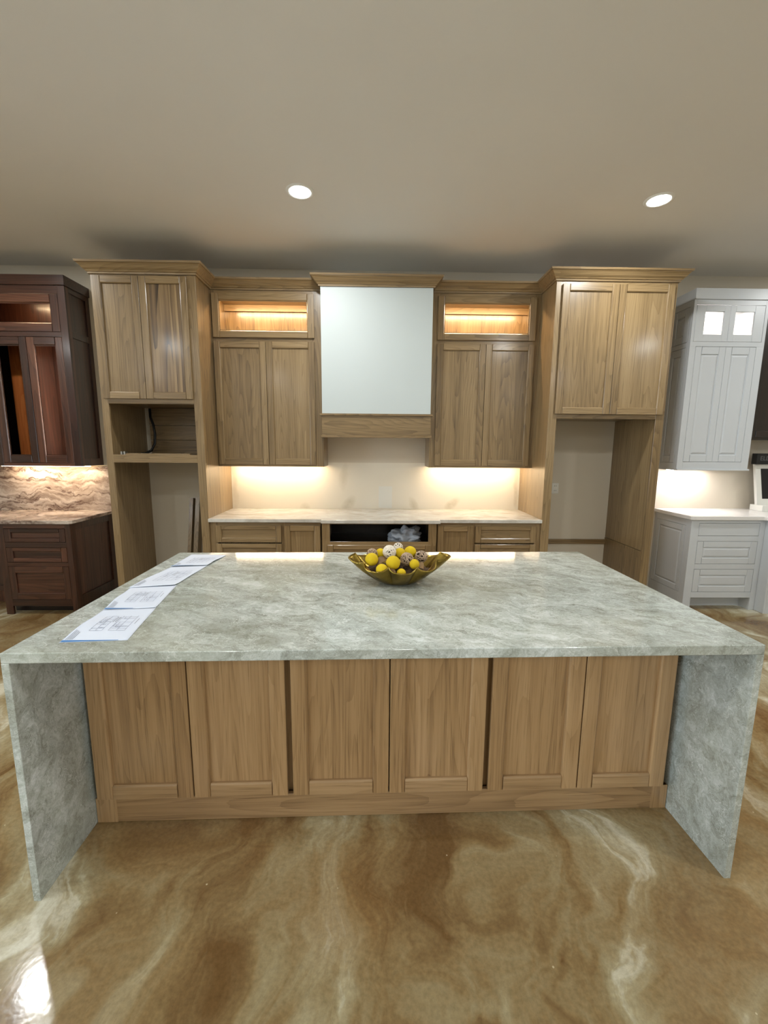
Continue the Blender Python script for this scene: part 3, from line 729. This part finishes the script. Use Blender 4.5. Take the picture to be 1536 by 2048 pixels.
MB().box(3.60, 4.7, 2.92, WALL, 1.66, 2.93).build('cabinet_box', dark_v, dk, .001)
shaker(dk, FY(2.92), 3.64, 4.15, 1.69, 2.90, 'door', mv=dark_v, mh=dark_v)
shaker(dk, FY(2.92), 4.155, 4.66, 1.69, 2.90, 'door', mv=dark_v, mh=dark_v)
# sample display on the counter
ds = thing('sample_display', 'white sample display with a black header and dark photo on the white counter', 'display', (4.05, 3.0, .935))
MB().box(3.90, 4.42, 2.93, 3.08, .935, .995).build('base', plastic_w, ds, .003)
b = MB().box(3.845, 4.42, 0, .03, .995, 1.415); b.v = [(p[0]+.05*(1.415-p[2])/.42, 2.99+p[1]+.03*(p[2]-.995)/.42, p[2]) for p in b.v]; b.build('panel', plastic_w, ds, .002)
b = MB().box(3.905, 4.40, -.003, 0, 1.06, 1.37); b.v = [(p[0]+.04*(1.37-p[2])/.31, 2.99+p[1]+.03*(p[2]-.995)/.42, p[2]) for p in b.v]; b.build('photo', dark_in, ds, 0)
hdr = MB().box(3.825, 4.44, 2.985, 3.05, 1.415, 1.525).build('header', black_m, ds, .003)
def text(s, size, loc, rot, mat, parent, name='lettering'):
    cu = bpy.data.curves.new(name, 'FONT'); cu.body = s; cu.size = size; cu.extrude = .0005
    o = bpy.data.objects.new(name, cu); COL.objects.link(o)
    dg = bpy.context.evaluated_depsgraph_get(); me = bpy.data.meshes.new_from_object(o.evaluated_get(dg))
    bpy.data.objects.remove(o); me.materials.append(mat)
    o = bpy.data.objects.new(name, me); COL.objects.link(o); o.parent = parent
    r = parent
    while r.parent: r = r.parent
    o.location = Vector(loc)-r.location; o.rotation_euler = rot; return o
text('ELDERA', .062, (3.855, 2.984, 1.455), (PI/2, 0, 0), plain('grey_lettering', lin(96, 96, 98), .6), hdr)

# ================================================================== drawings on the island
def sheet(c, label, k, bar, seed):
    """c = corners (near left, near right, far right, far left) in the island's frame."""
    t = thing('drawing_sheet', label, 'paper', (0, 0, H), PHI, 'cabinet drawings laid end to end on the island', local=True)
    A, B, Cc, Dd = [Vector(p) for p in c]
    def P(u, v, h=0):
        q = A*(1-u)*(1-v)+B*u*(1-v)+Cc*u*v+Dd*(1-u)*v
        z = .0012+.0008*k+.007*max(0, math.sin(PI*(v*1.15+.02*seed)))**2*(.5+.5*math.sin(3*u+seed))
        z += .0045*math.exp(-((v)/.09)**2)*(.6+.4*math.sin(2.6*u+seed*1.7)) if k > 0 else 0
        return (q.x, q.y, z+h)
    nu, nv = 14, 20; m = MB()
    m.add([P(i/nu, j/nv) for j in range(nv+1) for i in range(nu+1)],
          [(j*(nu+1)+i, j*(nu+1)+i+1, (j+1)*(nu+1)+i+1, (j+1)*(nu+1)+i) for j in range(nv) for i in range(nu)])
    o = m.build('sheet', paper_m, t, 0, True, flip=False)
    sol = o.modifiers.new('thickness', 'SOLIDIFY'); sol.thickness = .0004
    rnd = random.Random(seed)
    lines = MB(); darks = MB()
    def line(u0, v0, u1, v1, w_=.006, L=lines):
        n = 5; du, dv = u1-u0, v1-v0; l = math.hypot(du, dv); nx, ny = -dv/l*w_/2, du/l*w_/2
        pts = []; 
        for i in range(n+1):
            s = i/n; pts += [P(u0+du*s+nx, v0+dv*s+ny, .0009), P(u0+du*s-nx, v0+dv*s-ny, .0009)]
        L.add(pts, [(2*i, 2*i+1, 2*i+3, 2*i+2) for i in range(n)])
    # cabinet elevations: upper and lower rows of boxes
    for ua, ub in ((.26, .46), (.56, .82)):
        v0, v1 = .26, .72
        line(ua, v0, ua, v1); line(ub, v0, ub, v1); line((ua+ub)/2, v0, (ua+ub)/2, v1, .006)
        vs = [v0]
        while vs[-1] < v1-.05: vs.append(vs[-1]+rnd.choice((.06, .09, .12)))
        for v in vs: line(ua, min(v, v1), ub, min(v, v1), .005)
        for i in range(5):
            v = rnd.uniform(v0, v1-.08); a, b_ = sorted((rnd.uniform(ua, ub), rnd.uniform(ua, ub)))
            line(a, v, b_+.02, v, .006); line(a, v, a, v+.07, .006)
    for u in (.49, .53): line(u, .5, u, .68, .008, darks)
    line(.88, .45, .88, .62, .006, darks)
    for i in range(4): line(.05+.03*i, .06, .05+.03*i, .30-.02*i, .007, darks)
    lines.build('line_drawing', ink_m, o, 0, flip=False); darks.build('notes', ink_d, o, 0, flip=False)
    if bar:
        bb = MB(); n = 10
        bb.add([q for i in range(n+1) for q in (P(.01+bar*i/n, .004, .0011), P(.01+bar*i/n, .05-.035*i/n, .0011))], [(2*i, 2*i+2, 2*i+3, 2*i+1) for i in range(n)])
        bb.build('title_bar', blue_m, o, 0, flip=False)
sheet([(-1.111, .069), (-.897, .082), (-.944, .375), (-1.140, .358)], 'white printed drawing sheet nearest the front edge of the island', 0, .85, 1)
sheet([(-1.138, .352), (-.944, .370), (-.985, .655), (-1.180, .625)], 'second printed drawing sheet from the island front, blue bar along its near edge', 1, .55, 2)
sheet([(-1.186, .618), (-.990, .645), (-.965, .985), (-1.148, .960)], 'third printed drawing sheet from the island front, behind the blue-barred one', 2, 0, 3)
sheet([(-1.150, .955), (-.966, .980), (-.936, 1.208), (-1.146, 1.222)], 'farthest printed drawing sheet, at the back edge of the island', 3, .6, 4)

# ================================================================== gold bowl and its balls
BX, BY = .056, .695
bw = thing('gold_leaf_bowl', 'wavy-rimmed gold leaf bowl full of decorative balls on the island', 'bowl', (0, 0, H+.003), PHI, local=True)
nt, nr = 216, 14; V = []; Fc = []
def bowl_pt(a, s):
    ca, sa = math.cos(a), math.sin(a)
    tip = abs(ca)**6; k = abs(math.cos(4.5*a+.55)); flare = s**.9
    lob = 1+(.15*(k-.62)*min(1, s*1.6)+.02*math.cos(5*a)*s)
    rx = .072+(.134+.028*tip)*flare; ry = .060+.090*flare
    z = .004+(.082+.046*tip+.012*max(0, sa))*s**1.3+.024*(1-k)**2*s**2*(1-.7*tip)
    x = rx*ca*lob; y = ry*sa*lob
    return (BX+x, BY+y, z)
V.append((BX, BY, .006))
for j in range(nr+1):
    for i in range(nt): V.append(bowl_pt(2*PI*i/nt, j/nr))
for i in range(nt): Fc.append((0, 1+i, 1+(i+1) % nt))
for j in range(nr):
    for i in range(nt): Fc.append((1+j*nt+i, 1+(j+1)*nt+i, 1+(j+1)*nt+(i+1) % nt, 1+j*nt+(i+1) % nt))
m = MB(); m.add(V, Fc); o = m.build('bowl_shell', gold, bw, 0, True)
sol = o.modifiers.new('wall', 'SOLIDIFY'); sol.thickness = .005; sol.offset = 1
m = MB(); m.lathe([(.0, .0005), (.055, .0005), (.06, .006), (.05, .009), (0, .009)], 32, (BX, BY, 0)); m.build('foot', gold, bw, 0, True)
# dried filler
pot = MB(); rp = random.Random(3); P = [(BX, BY, .072)]; F = []
for j in range(1, 9):
    for i in range(40):
        a = 2*PI*i/40; s = j/8
        P.append((BX+.155*s*math.cos(a), BY+.115*s*math.sin(a), .074-.012*s*s+rp.uniform(-.008, .008)))
for i in range(40): F.append((0, 1+i, 1+(i+1) % 40))
for j in range(7):
    for i in range(40): F.append((1+j*40+i, 1+(j+1)*40+i, 1+(j+1)*40+(i+1) % 40, 1+j*40+(i+1) % 40))
n0 = len(P); P += [(BX+.05*math.cos(2*PI*i/40), BY+.045*math.sin(2*PI*i/40), .014) for i in range(40)]
for i in range(40): F.append((1+7*40+i, n0+i, n0+(i+1) % 40, 1+7*40+(i+1) % 40))
F.append(tuple(n0+i for i in range(40)))
pot.add(P, F)
cs, sn = math.cos(PHI), math.sin(PHI)
def iw(x, y, z): return (x*cs-y*sn, x*sn+y*cs, z+H)
pot.v = [iw(*p) for p in pot.v]
tag(pot.build('potpourri', potp_m, None, 0), 'brown dried potpourri filling the gold bowl under the balls', 'potpourri', kind='stuff')
def ball(x, y, z, r, label):
    m = bmesh.new(); bmesh.ops.create_icosphere(m, subdivisions=4, radius=r)
    me = bpy.data.meshes.new('yellow_ball'); m.to_mesh(me); m.free(); me.shade_smooth(); me.materials.append(yellow)
    o = bpy.data.objects.new('yellow_ball', me); COL.objects.link(o); o.location = iw(x, y, z-H)
    tag(o, label, 'ball', 'yellow balls in the gold bowl')
YB = [(-.073, .640, 1.041, .0305, 'yellow felt ball at the left end of the bowl'),
      (-.029, .740, 1.043, .026, 'yellow felt ball half hidden behind, left of the white rattan ball'),
      (.066, .722, 1.047, .028, 'yellow felt ball between the white rattan ball and the rear right yellow one'),
      (.117, .735, 1.051, .030, 'yellow felt ball highest at the rear right of the bowl'),
      (.026, .618, 1.030, .033, 'largest yellow felt ball in the middle of the bowl front'),
      (-.027, .590, 1.005, .0275, 'yellow felt ball low at the front left rim of the bowl'),
      (.126, .622, 1.022, .0235, 'yellow felt ball at the right front, below the twig balls'),
      (.062, .580, .992, .021, 'smallest yellow felt ball, low at the front centre rim')]
for b in YB: ball(*b)
def woven(name, x, y, z, r, n, th, mat, label, group, seed, core=.80):
    rp = random.Random(seed); c = Vector(iw(x, y, z-H))
    t = thing(name, label, 'ball', c, 0, group)
    m = MB()
    for i in range(n):
        ax = Vector((rp.gauss(0, 1), rp.gauss(0, 1), rp.gauss(0, 1))).normalized(); u = ax.orthogonal().normalized(); v = ax.cross(u)
        h = rp.uniform(-.55, .55)*r; rr = math.sqrt(r*r-h*h)*rp.uniform(.95, 1.02)
        m.tube([c+ax*h+(u*math.cos(2*PI*k/22)+v*math.sin(2*PI*k/22))*rr for k in range(22)], th, 4, True)
    o = m.build('woven_strands', mat, t, 0, True)
    b = bmesh.new(); bmesh.ops.create_icosphere(b, subdivisions=3, radius=r*core)
    me = bpy.data.meshes.new('ball_core'); b.to_mesh(me); b.free(); me.shade_smooth(); me.materials.append(core_m)
    k = bpy.data.objects.new('ball_core', me); COL.objects.link(k); k.parent = t
woven('rattan_ball', .012, .680, 1.067, .0305, 46, .0020, rattan_w, 'large white rattan ball on top of the bowl', 'woven balls in the gold bowl', 1, .9)
woven('rattan_ball', .060, .775, 1.066, .023, 30, .0018, rattan_w, 'small white rattan ball peeking out at the back of the bowl', 'woven balls in the gold bowl', 2, .86)
woven('twig_ball', .093, .650, 1.040, .0295, 26, .0020, rattan_b, 'natural twig ball right of the largest yellow ball', 'woven balls in the gold bowl', 3)
woven('twig_ball', .166, .690, 1.040, .028, 24, .0020, rattan_b, 'natural twig ball near the right end of the bowl', 'woven balls in the gold bowl', 4)
woven('twig_ball', -.070, .722, 1.046, .026, 18, .0017, rattan_b, 'loose wire-like twig ball behind the leftmost yellow ball', 'woven balls in the gold bowl', 5, .5)
def leaf(name, x, y, z, L, W_, rx, ry, rz, label):
    m = MB(); n = 8; P = []; F = []
    for i in range(n+1):
        s = i/n; w_ = W_*math.sin(PI*min(1, s*.97+.02))**.7; cz = .012*math.sin(PI*s)
        P += [(-w_, L*(s-.5), cz+.008), (0, L*(s-.5), cz-.004), (w_, L*(s-.5), cz+.008)]
    for i in range(n):
        for j in range(2): F.append((i*3+j, i*3+j+1, i*3+j+4, i*3+j+3))
    m.add(P, F); o = m.build(name, leaf_m, None, 0, True)
    s_ = o.modifiers.new('thickness', 'SOLIDIFY'); s_.thickness = .002
    o.location = iw(x, y, z-H); o.rotation_euler = (rx, ry, rz); tag(o, label, 'leaf', 'dried leaves in the gold bowl')
leaf('dried_leaf', -.022, .655, 1.022, .07, .022, .35, .25, -.9, 'curled brown dried leaf beside the leftmost yellow ball')
leaf('dried_leaf', .012, .580, .992, .05, .018, .3, 0, 1.2, 'reddish brown dried leaf at the front rim under the largest yellow ball')
leaf('dried_leaf', .155, .630, 1.005, .05, .018, .2, -.4, .5, 'brown dried leaf at the right front rim of the bowl')

for o in list(S.objects):
    if '_local' in o: del o['_local']
